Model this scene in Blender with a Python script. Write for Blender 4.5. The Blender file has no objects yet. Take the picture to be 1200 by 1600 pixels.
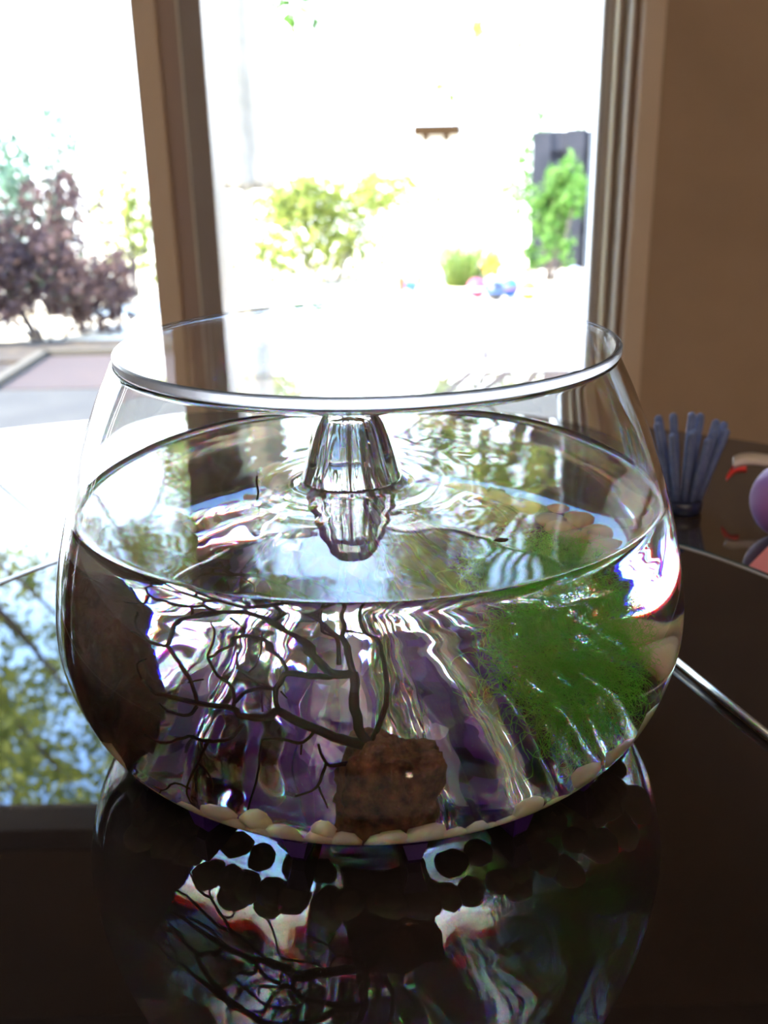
import bpy, bmesh, math, random
import numpy as np
from mathutils import Vector, Matrix, noise

sc = bpy.context.scene
col = sc.collection
rnd = random.Random(11)
PI = math.pi

# ------------------------------------------------------------------ camera
cam_data = bpy.data.cameras.new('camera')
cam = bpy.data.objects.new('camera', cam_data)
col.objects.link(cam)
cam_data.sensor_fit = 'VERTICAL'
cam_data.sensor_height = 36.0
cam_data.lens = 1550.0 / 1600.0 * 36.0
cam_data.clip_start = 0.01
cam_data.clip_end = 200
cam_data.dof.use_dof = True
cam_data.dof.focus_distance = 0.40
cam_data.dof.aperture_fstop = 11.0
PITCH, ROLL = 0.35488, 0.01945
cam.location = (0.00684, -0.42, 0.257)
cam.rotation_mode = 'XYZ'
_m = Matrix.Rotation(PI / 2 - PITCH, 4, 'X') @ Matrix.Rotation(-ROLL, 4, 'Z')
cam.rotation_euler = _m.to_euler()
sc.camera = cam

# ------------------------------------------------------------------ sky, sun, exposure
world = bpy.data.worlds.new('sky')
sc.world = world
world.use_nodes = True
wn, wl = world.node_tree.nodes, world.node_tree.links
wn.clear()
w_out = wn.new('ShaderNodeOutputWorld')
w_bg = wn.new('ShaderNodeBackground')
w_tc = wn.new('ShaderNodeTexCoord')
w_sep = wn.new('ShaderNodeSeparateXYZ')
w_ramp = wn.new('ShaderNodeValToRGB')
wl.new(w_tc.outputs['Generated'], w_sep.inputs[0])
wl.new(w_sep.outputs['Z'], w_ramp.inputs[0])
wl.new(w_ramp.outputs[0], w_bg.inputs[0])
wl.new(w_bg.outputs[0], w_out.inputs[0])
_e = w_ramp.color_ramp.elements
_e[0].position = 0.0
_e[0].color = (1.0, 0.97, 0.92, 1)
_e[1].position = 1.0
_e[1].color = (0.12, 0.28, 0.80, 1)
_k = _e.new(0.28); _k.color = (0.76, 0.85, 1.0, 1)
_k = _e.new(0.42); _k.color = (0.38, 0.60, 1.0, 1)
_k = _e.new(0.6); _k.color = (0.22, 0.44, 1.0, 1)
w_bg.inputs[1].default_value = 10.0

sun_data = bpy.data.lights.new('sun', 'SUN')
sun_data.energy = 22.0
sun_data.angle = 0.01
sun_data.color = (1.0, 0.93, 0.80)
sun = bpy.data.objects.new('sun', sun_data)
col.objects.link(sun)
sun.rotation_euler = Vector((-0.8, -0.25, 0.8)).to_track_quat('Z', 'Y').to_euler()

sc.view_settings.view_transform = 'Standard'
sc.view_settings.look = 'None'
sc.view_settings.gamma = 1.0
sc.view_settings.use_curve_mapping = False
sc.view_settings.exposure = 0.9
room_data = bpy.data.lights.new('room_fill', 'AREA')  # added fill under the ceiling to brighten the dark room, no visible fixture
room_data.shape = 'RECTANGLE'
room_data.size, room_data.size_y = 2.2, 1.4
room_data.energy = 10.0
room_data.color = (1.0, 0.86, 0.70)
room_fill = bpy.data.objects.new('room_fill', room_data)
col.objects.link(room_fill)
room_fill.location = (0.2, -1.3, 1.74)
bulb_data = bpy.data.lights.new('warm_bulb', 'POINT')
bulb_data.energy = 5.0
bulb_data.color = (1.0, 0.72, 0.42)
bulb_data.shadow_soft_size = 0.03
bulb = bpy.data.objects.new('warm_bulb', bulb_data)
col.objects.link(bulb)
bulb.location = (0.30, -1.30, 1.15)
cy = sc.cycles
cy.max_bounces = 28
cy.transmission_bounces = 24
cy.glossy_bounces = 12
cy.diffuse_bounces = 4
cy.transparent_max_bounces = 16
cy.caustics_reflective = True
cy.caustics_refractive = True
cy.blur_glossy = 0.3
cy.sample_clamp_indirect = 40.0
cy.use_denoising = True

# ------------------------------------------------------------------ helpers
def tag(o, label=None, cat=None, group=None, kind=None):
    if label: o['label'] = label
    if cat: o['category'] = cat
    if group: o['group'] = group
    if kind: o['kind'] = kind
    return o

def empty(name, loc=(0, 0, 0), rz=0.0, label=None, cat=None, group=None):
    o = bpy.data.objects.new(name, None)
    o.empty_display_size = 0.01
    col.objects.link(o)
    o.location = loc
    o.rotation_euler = (0, 0, rz)
    return tag(o, label, cat, group)

def mesh_obj(name, verts, faces, mat, parent=None, smooth=True, kind=None):
    me = bpy.data.meshes.new(name)
    me.from_pydata([tuple(v) for v in verts], [], faces)
    me.update()
    if smooth:
        me.polygons.foreach_set('use_smooth', [True] * len(me.polygons))
    if mat: me.materials.append(mat)
    o = bpy.data.objects.new(name, me)
    col.objects.link(o)
    if parent: o.parent = parent
    if kind: o['kind'] = kind
    return o

def fix_normals(o):
    bm = bmesh.new(); bm.from_mesh(o.data)
    bmesh.ops.recalc_face_normals(bm, faces=bm.faces)
    bm.to_mesh(o.data); bm.free()
    return o

def bm_obj(name, bm, mat, parent=None, smooth=False, kind=None):
    bmesh.ops.recalc_face_normals(bm, faces=bm.faces)
    me = bpy.data.meshes.new(name)
    bm.to_mesh(me); bm.free()
    if smooth:
        me.polygons.foreach_set('use_smooth', [True] * len(me.polygons))
    if mat: me.materials.append(mat)
    o = bpy.data.objects.new(name, me)
    col.objects.link(o)
    if parent: o.parent = parent
    if kind: o['kind'] = kind
    return o

def bx(bm, a, b, bevel=0.0, rot=None):
    cx = [(a[i] + b[i]) / 2 for i in range(3)]
    s = [abs(b[i] - a[i]) for i in range(3)]
    m = Matrix.Translation(cx)
    if rot: m = m @ rot
    m = m @ Matrix.Diagonal((s[0], s[1], s[2], 1))
    r = bmesh.ops.create_cube(bm, size=1.0, matrix=m)
    if bevel > 0:
        es = set(e for v in r['verts'] for e in v.link_edges)
        bmesh.ops.bevel(bm, geom=list(es), offset=bevel, segments=2, affect='EDGES', profile=0.6)

def box(name, a, b, mat, parent=None, bevel=0.0, smooth=False):
    bm = bmesh.new(); bx(bm, a, b, bevel)
    return bm_obj(name, bm, mat, parent, smooth)

def struct(o):
    o['kind'] = 'structure'
    return o

def lathe(rings, segs=96, close=False):
    """rings: list of (r, z) or function values; returns verts, faces. r<=0 at an end gives a pole."""
    V, F, idx = [], [], []
    for r, z in rings:
        if r <= 1e-7:
            idx.append([len(V)]); V.append((0, 0, z))
        else:
            s = len(V)
            for k in range(segs):
                a = 2 * PI * k / segs
                V.append((r * math.cos(a), r * math.sin(a), z))
            idx.append(list(range(s, s + segs)))
    pairs = list(zip(idx[:-1], idx[1:]))
    if close: pairs.append((idx[-1], idx[0]))
    for A, B in pairs:
        if len(A) == 1 and len(B) == 1: continue
        for k in range(segs):
            k2 = (k + 1) % segs
            if len(A) == 1: F.append((A[0], B[k2], B[k]))
            elif len(B) == 1: F.append((A[k], A[k2], B[0]))
            else: F.append((A[k], A[k2], B[k2], B[k]))
    return V, F

def tube_mesh(paths, sides=6):
    """paths: list of (points, radii) -> verts, faces (closed tubes)."""
    V, F = [], []
    for P, Rr in paths:
        P = [Vector(p) for p in P]
        n = len(P)
        if n < 2: continue
        t0 = (P[1] - P[0]).normalized()
        up = Vector((0, 0, 1)) if abs(t0.z) < 0.9 else Vector((1, 0, 0))
        u = t0.cross(up).normalized()
        base = len(V)
        for i in range(n):
            t = (P[min(i + 1, n - 1)] - P[max(i - 1, 0)])
            t = t.normalized() if t.length > 1e-9 else t0
            u = (u - t * u.dot(t))
            u = u.normalized() if u.length > 1e-6 else t.orthogonal().normalized()
            w = t.cross(u)
            for k in range(sides):
                a = 2 * PI * k / sides
                V.append(P[i] + (u * math.cos(a) + w * math.sin(a)) * Rr[i])
        for i in range(n - 1):
            for k in range(sides):
                k2 = (k + 1) % sides
                F.append((base + i * sides + k, base + i * sides + k2, base + (i + 1) * sides + k2, base + (i + 1) * sides + k))
        F.append(tuple(base + k for k in reversed(range(sides))))
        F.append(tuple(base + (n - 1) * sides + k for k in range(sides)))
    return V, F

def smooth_path(P, sub=4):
    P = [Vector(p) for p in P]
    out = []
    n = len(P)
    for i in range(n - 1):
        p0, p1, p2, p3 = P[max(i - 1, 0)], P[i], P[i + 1], P[min(i + 2, n - 1)]
        for s in range(sub):
            t = s / sub
            out.append(0.5 * ((2 * p1) + (p2 - p0) * t + (2 * p0 - 5 * p1 + 4 * p2 - p3) * t * t + (3 * p1 - p0 - 3 * p2 + p3) * t ** 3))
    out.append(P[-1])
    return out

def copy_thing(o, label=None, loc=None, rot=None, scale=None):
    c = o.copy(); col.objects.link(c)
    if label: c['label'] = label
    if loc is not None: c.location = loc
    if rot is not None: c.rotation_euler = rot
    if scale is not None: c.scale = scale
    for ch in list(o.children):
        d = ch.copy(); col.objects.link(d); d.parent = c
        for g in list(ch.children):
            e = g.copy(); col.objects.link(e); e.parent = d
    return c

# ------------------------------------------------------------------ materials
def mat(name, color, rough=0.5, metal=0.0, ior=1.5, spec=0.5, var=None, scale=20.0, bump=0.0, bscale=60.0,
        trans=0.0, coat=0.0, sss=0.0):
    m = bpy.data.materials.new(name); m.use_nodes = True
    nt = m.node_tree; b = nt.nodes['Principled BSDF']
    b.inputs['Base Color'].default_value = (*color, 1)
    b.inputs['Roughness'].default_value = rough
    b.inputs['Metallic'].default_value = metal
    b.inputs['IOR'].default_value = ior
    b.inputs['Specular IOR Level'].default_value = spec
    b.inputs['Transmission Weight'].default_value = trans
    b.inputs['Coat Weight'].default_value = coat
    if sss:
        b.inputs['Subsurface Weight'].default_value = sss
        b.inputs['Subsurface Radius'].default_value = (0.004, 0.003, 0.002)
    tc = nt.nodes.new('ShaderNodeTexCoord')
    if var:
        n = nt.nodes.new('ShaderNodeTexNoise'); n.inputs['Scale'].default_value = scale
        n.inputs['Detail'].default_value = 5
        r = nt.nodes.new('ShaderNodeValToRGB')
        r.color_ramp.elements[0].position = 0.35; r.color_ramp.elements[1].position = 0.68
        r.color_ramp.elements[0].color = (*color, 1); r.color_ramp.elements[1].color = (*var, 1)
        nt.links.new(tc.outputs['Object'], n.inputs['Vector'])
        nt.links.new(n.outputs['Fac'], r.inputs[0]); nt.links.new(r.outputs[0], b.inputs['Base Color'])
    if bump:
        n2 = nt.nodes.new('ShaderNodeTexNoise'); n2.inputs['Scale'].default_value = bscale
        n2.inputs['Detail'].default_value = 6
        bp = nt.nodes.new('ShaderNodeBump'); bp.inputs['Strength'].default_value = bump
        bp.inputs['Distance'].default_value = 0.002
        nt.links.new(tc.outputs['Object'], n2.inputs['Vector'])
        nt.links.new(n2.outputs['Fac'], bp.inputs['Height']); nt.links.new(bp.outputs[0], b.inputs['Normal'])
    return m

def glass(name, color=(1, 1, 1), ior=1.47, rough=0.0, wav=0.0, wscale=30):
    m = bpy.data.materials.new(name); m.use_nodes = True
    nt = m.node_tree; nt.nodes.clear()
    o = nt.nodes.new('ShaderNodeOutputMaterial'); g = nt.nodes.new('ShaderNodeBsdfGlass')
    g.inputs['Color'].default_value = (*color, 1); g.inputs['IOR'].default_value = ior
    g.inputs['Roughness'].default_value = rough
    nt.links.new(g.outputs[0], o.inputs[0])
    if wav:
        tc = nt.nodes.new('ShaderNodeTexCoord')
        n = nt.nodes.new('ShaderNodeTexNoise'); n.inputs['Scale'].default_value = wscale
        n.inputs['Detail'].default_value = 2
        bp = nt.nodes.new('ShaderNodeBump'); bp.inputs['Strength'].default_value = 1.0
        bp.inputs['Distance'].default_value = wav
        nt.links.new(tc.outputs['Object'], n.inputs['Vector'])
        nt.links.new(n.outputs['Fac'], bp.inputs['Height']); nt.links.new(bp.outputs[0], g.inputs['Normal'])
    return m

def leaf_mat(name, c1, c2, transl=0.5):
    m = bpy.data.materials.new(name); m.use_nodes = True
    nt = m.node_tree; nt.nodes.clear()
    o = nt.nodes.new('ShaderNodeOutputMaterial')
    d = nt.nodes.new('ShaderNodeBsdfDiffuse'); t = nt.nodes.new('ShaderNodeBsdfTranslucent')
    x = nt.nodes.new('ShaderNodeMixShader'); x.inputs[0].default_value = transl
    gi = nt.nodes.new('ShaderNodeNewGeometry'); r = nt.nodes.new('ShaderNodeValToRGB')
    r.color_ramp.elements[0].color = (*c1, 1); r.color_ramp.elements[1].color = (*c2, 1)
    nt.links.new(gi.outputs['Random Per Island'], r.inputs[0])
    nt.links.new(r.outputs[0], d.inputs[0]); nt.links.new(r.outputs[0], t.inputs[0])
    nt.links.new(d.outputs[0], x.inputs[1]); nt.links.new(t.outputs[0], x.inputs[2])
    nt.links.new(x.outputs[0], o.inputs[0])
    return m

def pane_mat(name):
    m = bpy.data.materials.new(name); m.use_nodes = True
    nt = m.node_tree; nt.nodes.clear()
    o = nt.nodes.new('ShaderNodeOutputMaterial')
    t = nt.nodes.new('ShaderNodeBsdfTransparent'); g = nt.nodes.new('ShaderNodeBsdfGlossy')
    g.inputs['Roughness'].default_value = 0.0
    f = nt.nodes.new('ShaderNodeFresnel'); f.inputs[0].default_value = 1.3
    x = nt.nodes.new('ShaderNodeMixShader')
    t.inputs[0].default_value = (0.97, 0.985, 0.975, 1)
    nt.links.new(f.outputs[0], x.inputs[0]); nt.links.new(t.outputs[0], x.inputs[1]); nt.links.new(g.outputs[0], x.inputs[2])
    nt.links.new(x.outputs[0], o.inputs[0])
    return m

M = {}
M['wall'] = mat('wall_paint', (0.52, 0.36, 0.24), 0.9, var=(0.45, 0.31, 0.205), scale=4, bump=0.15, bscale=300)
M['ceiling'] = mat('ceiling_paint', (0.42, 0.38, 0.33), 0.9)
M['wall_pale'] = mat('pale_wall_paint', (0.50, 0.45, 0.39), 0.9, bump=0.1, bscale=200)
M['floor'] = mat('floor_wood', (0.10, 0.065, 0.04), 0.5, var=(0.15, 0.10, 0.06), scale=5)
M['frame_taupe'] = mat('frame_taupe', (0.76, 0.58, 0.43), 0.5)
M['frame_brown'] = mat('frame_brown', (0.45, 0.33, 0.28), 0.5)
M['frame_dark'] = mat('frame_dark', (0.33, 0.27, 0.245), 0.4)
M['frame_metal'] = mat('frame_metal', (0.92, 0.87, 0.78), 0.4)  # near-white tone, carries the daylight painted on the jamb ridges
M['frame_cream_lit'] = mat('frame_cream_lit', (0.96, 0.88, 0.68), 0.5)  # daylight on the jamb step put into the colour
M['pane'] = pane_mat('window_glass')
M['table'] = mat('table_gloss', (0.035, 0.024, 0.017), 0.02, ior=2.3)
M['disc'] = mat('black_glass', (0.010, 0.008, 0.008), 0.0, ior=1.52, var=(0.016, 0.011, 0.010), scale=14)
M['disc_edge'] = mat('green_glass_edge', (0.01, 0.045, 0.035), 0.08, ior=1.5)
M['disc_bevel'] = mat('grey_bevel', (0.26, 0.22, 0.18), 0.25)
M['steel'] = mat('brushed_steel', (0.55, 0.57, 0.54), 0.38, metal=1.0)
M['glass'] = glass('clear_glass', (0.99, 0.995, 0.99), 1.46)
M['hill'] = glass('moulded_glass', (0.985, 0.99, 0.985), 1.48)
M['acrylic_edge'] = glass('sawn_acrylic_edge', (0.93, 0.93, 0.96), 1.47, rough=0.35)
M['acrylic'] = glass('acrylic_lid', (0.99, 0.99, 0.995), 1.47)

def water_mat(name, iors, wav, wscale):
    # water with real colour dispersion: red, green and blue refract by their own index
    m = bpy.data.materials.new(name); m.use_nodes = True
    nt = m.node_tree; nt.nodes.clear(); L = nt.links.new
    o = nt.nodes.new('ShaderNodeOutputMaterial')
    tc = nt.nodes.new('ShaderNodeTexCoord')
    n = nt.nodes.new('ShaderNodeTexNoise'); n.inputs['Scale'].default_value = wscale
    n.inputs['Detail'].default_value = 2
    bp = nt.nodes.new('ShaderNodeBump'); bp.inputs['Strength'].default_value = 1.0
    bp.inputs['Distance'].default_value = wav
    L(tc.outputs['Object'], n.inputs['Vector']); L(n.outputs['Fac'], bp.inputs['Height'])
    prev = None
    for c, ior in zip(((.68, .68, .68, 1), (.32, 0, 0, 1), (0, .32, 0, 1), (0, 0, .32, 1)), (1.333,) + iors):
        g = nt.nodes.new('ShaderNodeBsdfGlass')
        g.inputs['Color'].default_value = c; g.inputs['IOR'].default_value = ior
        g.inputs['Roughness'].default_value = 0.0
        L(bp.outputs[0], g.inputs['Normal'])
        if prev is None: prev = g
        else:
            a = nt.nodes.new('ShaderNodeAddShader')
            L(prev.outputs[0], a.inputs[0]); L(g.outputs[0], a.inputs[1]); prev = a
    L(prev.outputs[0], o.inputs[0])
    return m
M['water'] = water_mat('water', (1.318, 1.333, 1.349), 0.0002, 25)
M['purple'] = mat('purple_plastic', (0.040, 0.012, 0.105), 0.25, ior=1.5)
M['purple_light'] = mat('purple_translucent', (0.52, 0.33, 0.72), 0.2, ior=1.5)
M['purple_dark'] = mat('purple_deep', (0.24, 0.06, 0.50), 0.2, ior=1.5)
M['lava'] = mat('lava_rock', (0.055, 0.018, 0.010), 0.95, var=(0.24, 0.090, 0.052), scale=190, bump=1.0, bscale=330)
M['lava_dark'] = mat('lava_rock_dark', (0.040, 0.015, 0.010), 0.95, var=(0.13, 0.045, 0.028), scale=60, bump=1.0, bscale=220)
M['pebble'] = mat('cream_pebble', (0.95, 0.68, 0.40), 0.5, var=(0.97, 0.78, 0.50), scale=70)
M['pebble_tan'] = mat('tan_pebble', (0.80, 0.60, 0.38), 0.5, var=(0.88, 0.74, 0.52), scale=60)
M['pebble_pale'] = mat('pale_pebble', (0.97, 0.80, 0.55), 0.5, var=(0.93, 0.70, 0.42), scale=50)
M['coral'] = mat('coral_bark', (0.008, 0.004, 0.004), 0.9, spec=0.1, var=(0.040, 0.010, 0.006), scale=45)
M['algae'] = leaf_mat('green_algae', (0.26, 0.88, 0.09), (0.62, 0.98, 0.24), 0.6)
M['blue_felt'] = mat('blue_felt', (0.11, 0.15, 0.30), 0.9, var=(0.17, 0.21, 0.36), scale=200, bump=0.5, bscale=900)
M['blue_tip'] = mat('blue_tip', (0.30, 0.36, 0.55), 0.9)
M['navy'] = mat('navy_plastic', (0.015, 0.02, 0.05), 0.3)
M['pink'] = mat('pink_plastic', (0.80, 0.13, 0.20), 0.35)
M['pink_pale'] = mat('pale_pink_plastic', (0.85, 0.30, 0.33), 0.35)
M['violet'] = mat('violet_plastic', (0.30, 0.12, 0.36), 0.55)
M['orange'] = mat('orange_plastic', (0.95, 0.16, 0.03), 0.4)
M['red'] = mat('red_plastic', (0.85, 0.05, 0.03), 0.4)
M['ivory'] = mat('ivory_plastic', (0.62, 0.52, 0.42), 0.5)
M['yellow'] = mat('yellow_plastic', (0.95, 0.62, 0.02), 0.5)
M['white'] = mat('white_paint', (0.8, 0.8, 0.8), 0.5)
M['blue'] = mat('blue_plastic', (0.04, 0.30, 0.80), 0.4)
M['black'] = mat('black_plastic', (0.01, 0.012, 0.02), 0.4)
M['yellow_garden'] = mat('garden_yellow', (0.30, 0.13, 0.0), 0.6)
M['pink_garden'] = mat('garden_pink', (0.22, 0.03, 0.07), 0.6)
M['blue_garden'] = mat('garden_blue', (0.01, 0.07, 0.22), 0.6)
M['orange_garden'] = mat('garden_orange', (0.28, 0.05, 0.01), 0.6)
M['white_garden'] = mat('garden_white', (0.20, 0.20, 0.22), 0.6)
M['stucco'] = mat('white_stucco', (0.82, 0.80, 0.74), 0.9, bump=0.3, bscale=30)
M['roof'] = mat('brown_roof', (0.030, 0.015, 0.005), 0.95, spec=0.1)
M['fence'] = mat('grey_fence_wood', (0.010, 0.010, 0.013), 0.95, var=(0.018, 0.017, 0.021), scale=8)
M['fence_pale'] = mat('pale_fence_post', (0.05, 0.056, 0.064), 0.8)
M['gravel'] = mat('dry_ground', (0.50, 0.40, 0.27), 1.0, var=(0.70, 0.62, 0.46), scale=2.5)
M['mulch'] = mat('bark_mulch', (0.014, 0.008, 0.003), 1.0, var=(0.046, 0.028, 0.010), scale=14)
M['slab'] = mat('concrete_slab', (0.025, 0.0200, 0.0120), 0.9, var=(0.035, 0.0285, 0.0175), scale=5)
M['slab_pink'] = mat('pinkish_slab', (0.040, 0.0205, 0.0105), 0.9, var=(0.033, 0.0175, 0.0095), scale=5)
M['board'] = mat('timber_edging', (0.06, 0.045, 0.024), 0.9)
M['bark'] = mat('tree_bark', (0.045, 0.032, 0.026), 0.95, var=(0.08, 0.058, 0.045), scale=6, bump=0.5, bscale=20)
M['leaf_a'] = leaf_mat('oak_leaves', (0.10, 0.14, 0.03), (0.50, 0.52, 0.14))
M['leaf_b'] = leaf_mat('dark_leaves', (0.12, 0.18, 0.09), (0.30, 0.38, 0.16))
M['leaf_c'] = leaf_mat('hedge_leaves', (0.10, 0.14, 0.03), (0.38, 0.40, 0.10))
M['leaf_d'] = leaf_mat('purple_brown_leaves', (0.045, 0.028, 0.028), (0.12, 0.075, 0.06), 0.3)
M['leaf_e'] = leaf_mat('blue_green_leaves', (0.06, 0.10, 0.07), (0.12, 0.18, 0.11), 0.3)
M['leaf_g'] = leaf_mat('bright_green_leaves', (0.05, 0.13, 0.02), (0.14, 0.24, 0.06))
M['grass'] = leaf_mat('grass_blades', (0.16, 0.25, 0.06), (0.34, 0.42, 0.14))
M['canvas'] = mat('grey_canvas', (0.19, 0.155, 0.10), 0.9, var=(0.27, 0.225, 0.155), scale=6)

# ================================================================== ROOM SHELL
WY = 1.45          # inner face of the window wall
FZ, CZ = -0.75, 1.75
SILL, HEAD = -0.70, 1.25
XL, XR = -2.5, 0.430
struct(box('floor', (-2.6, -2.4, FZ - 0.05), (2.3, WY + 0.12, FZ), M['floor']))
struct(box('ceiling', (-2.6, -2.4, CZ), (2.3, WY + 0.12, CZ + 0.08), M['ceiling']))
struct(box('wall_left', (-2.7, -2.4, FZ), (-2.6, WY + 0.12, CZ), M['wall_pale']))
struct(box('wall_right', (2.3, -2.4, FZ), (2.4, WY + 0.12, CZ), M['wall']))
struct(box('wall_rear', (-2.6, -2.5, FZ), (2.3, -2.4, CZ), M['wall_pale']))
bm = bmesh.new()
bx(bm, (XR + 0.07, WY, FZ), (2.3, WY + 0.12, CZ))
bx(bm, (-2.6, WY, FZ), (XL, WY + 0.12, CZ))
bx(bm, (XL, WY, HEAD), (XR + 0.07, WY + 0.12, CZ))
bx(bm, (XL, WY, FZ), (XR + 0.07, WY + 0.12, SILL))
struct(bm_obj('wall_front', bm, M['wall']))

# window frame pieces, all children of the window
win = empty('window_1', (0, WY, 0)); win['kind'] = 'structure'
def wpart(name, a, b, m, bev=0.002):
    a = (a[0], a[1] - WY, a[2]); b = (b[0], b[1] - WY, b[2])
    return box(name, a, b, m, win, bevel=bev)
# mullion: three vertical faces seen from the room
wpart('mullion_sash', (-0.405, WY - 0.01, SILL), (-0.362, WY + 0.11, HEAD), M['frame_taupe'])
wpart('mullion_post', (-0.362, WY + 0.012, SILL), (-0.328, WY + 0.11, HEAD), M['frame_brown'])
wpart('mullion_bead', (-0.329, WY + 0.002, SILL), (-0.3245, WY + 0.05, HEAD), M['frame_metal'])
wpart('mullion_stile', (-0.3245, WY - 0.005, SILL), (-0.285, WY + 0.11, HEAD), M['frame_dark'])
# right jamb: stepped profile, daylight on each step's side face painted as pale ridges
wpart('jamb_stile', (0.4115, WY + 0.078, SILL), (0.4165, WY + 0.11, HEAD), M['white'])  # white stands in for outside light on the frame face
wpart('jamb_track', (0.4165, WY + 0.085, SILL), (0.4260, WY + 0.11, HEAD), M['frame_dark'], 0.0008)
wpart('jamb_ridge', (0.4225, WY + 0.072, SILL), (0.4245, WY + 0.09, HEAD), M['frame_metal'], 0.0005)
wpart('jamb_ridge', (0.4310, WY + 0.045, SILL), (0.4345, WY + 0.11, HEAD), M['frame_cream_lit'], 0.0008)
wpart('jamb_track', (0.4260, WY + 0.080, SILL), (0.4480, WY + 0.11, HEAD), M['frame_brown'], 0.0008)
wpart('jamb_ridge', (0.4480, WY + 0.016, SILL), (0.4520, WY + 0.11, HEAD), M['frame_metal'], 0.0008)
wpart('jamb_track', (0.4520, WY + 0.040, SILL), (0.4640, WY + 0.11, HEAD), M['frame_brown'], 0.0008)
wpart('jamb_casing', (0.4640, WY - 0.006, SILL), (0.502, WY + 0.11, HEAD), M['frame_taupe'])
wpart('head_rail', (XL, WY + 0.01, HEAD - 0.05), (0.4635, WY + 0.11, HEAD), M['frame_dark'])
wpart('bottom_rail', (XL, WY + 0.01, SILL), (0.4635, WY + 0.11, SILL + 0.05), M['frame_dark'])
wpart('jamb_stile', (XL, WY, SILL), (XL + 0.06, WY + 0.08, HEAD), M['frame_dark'])
for x0, x1 in ((XL + 0.06, -0.405), (-0.285, 0.412)):
    wpart('pane', (x0, WY + 0.088, SILL + 0.05), (x1, WY + 0.093, HEAD - 0.05), M['pane'], 0)

# ================================================================== TABLE
TZ = -0.020
table = empty('dining_table', (-0.10, -0.10, FZ), label='large round dark dining table with glossy reflecting top under the turntable', cat='table')
V, F = lathe([(0, TZ - FZ - 0.03), (0.755, TZ - FZ - 0.03), (0.768, TZ - FZ - 0.02), (0.771, TZ - FZ - 0.012), (0.768, TZ - FZ - 0.003), (0.762, TZ - FZ), (0, TZ - FZ)], 160)
t = fix_normals(mesh_obj('tabletop', V, F, M['table'], table, smooth=False))
V, F = lathe([(0, 0), (0.30, 0), (0.29, 0.03), (0.10, 0.06), (0.07, 0.12), (0.06, 0.55), (0.12, TZ - FZ - 0.035), (0, TZ - FZ - 0.035)], 64)
fix_normals(mesh_obj('pedestal', V, F, M['frame_dark'], table))

# turntable (lazy susan) of black glass, raised over the table
turn = empty('glass_turntable', (0, 0, TZ), label='round black glass turntable with green polished edge carrying the fish bowl', cat='turntable')
RT = 0.290
V, F = lathe([(0, 0.0125), (RT - 0.008, 0.0125), (RT - 0.008, 0.02), (0, 0.02)], 200)
fix_normals(mesh_obj('glass_disc', V, F, M['disc'], turn, smooth=False))
V, F = lathe([(RT - 0.008, 0.0128), (RT, 0.0128), (RT, 0.019), (RT - 0.0022, 0.0205), (RT - 0.0045, 0.0198), (RT - 0.0062, 0.0199), (RT - 0.008, 0.0199)], 200, close=True)
fix_normals(mesh_obj('polished_edge', V, F, M['disc_edge'], turn))['label'] = 'green tinted polished glass edge'
V, F = lathe([(RT - 0.0082, 0.0197), (RT - 0.0065, 0.0202), (RT - 0.0058, 0.0208), (RT - 0.0065, 0.0206), (RT - 0.0082, 0.0203)], 200, close=True)
fix_normals(mesh_obj('bevel_line', V, F, M['disc_bevel'], turn))
V, F = lathe([(0, 0), (0.11, 0), (0.11, 0.004), (0.07, 0.0125), (0, 0.0125)], 64)
fix_normals(mesh_obj('bearing', V, F, M['navy'], turn))

# ================================================================== PURPLE STAND UNDER THE BOWL
stand = empty('bowl_stand', (0, 0, 0), label='purple plastic toothed stand with crystal points beneath the glass bowl', cat='stand')
V, F = lathe([(0.078, 0.0002), (0.083, 0.0002), (0.083, 0.0034), (0.078, 0.0030)], 96, close=True)
fix_normals(mesh_obj('base_ring', V, F, M['purple'], stand, smooth=False))
foot_mesh = None
for k in range(16):
    a = -PI / 2 + math.radians(8.0 + 22.5 * k)
    if foot_mesh is None:
        prof = [(0.0790, 0.0003), (0.0790, 0.0034), (0.1130, 0.0105), (0.1165, 0.0112), (0.1150, 0.0030), (0.1130, 0.0002)]
        vs = []
        for sy, w in ((-1, 1), (1, 1)):
            for i, (r, z) in enumerate(prof):
                hw = 0.0048 if i in (2, 3) else 0.0026
                vs.append((r, sy * hw, z))
        n = len(prof)
        fs = [tuple(range(n)), tuple(reversed(range(n, 2 * n)))] + [(i, (i + 1) % n, n + (i + 1) % n, n + i) for i in range(n)]
        f0 = fix_normals(mesh_obj('foot', vs, fs, M['purple'], stand, smooth=False))
        foot_mesh = f0.data
        f = f0
    else:
        f = bpy.data.objects.new('foot', foot_mesh); col.objects.link(f); f.parent = stand
    f.rotation_euler = (0, 0, a)

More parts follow.
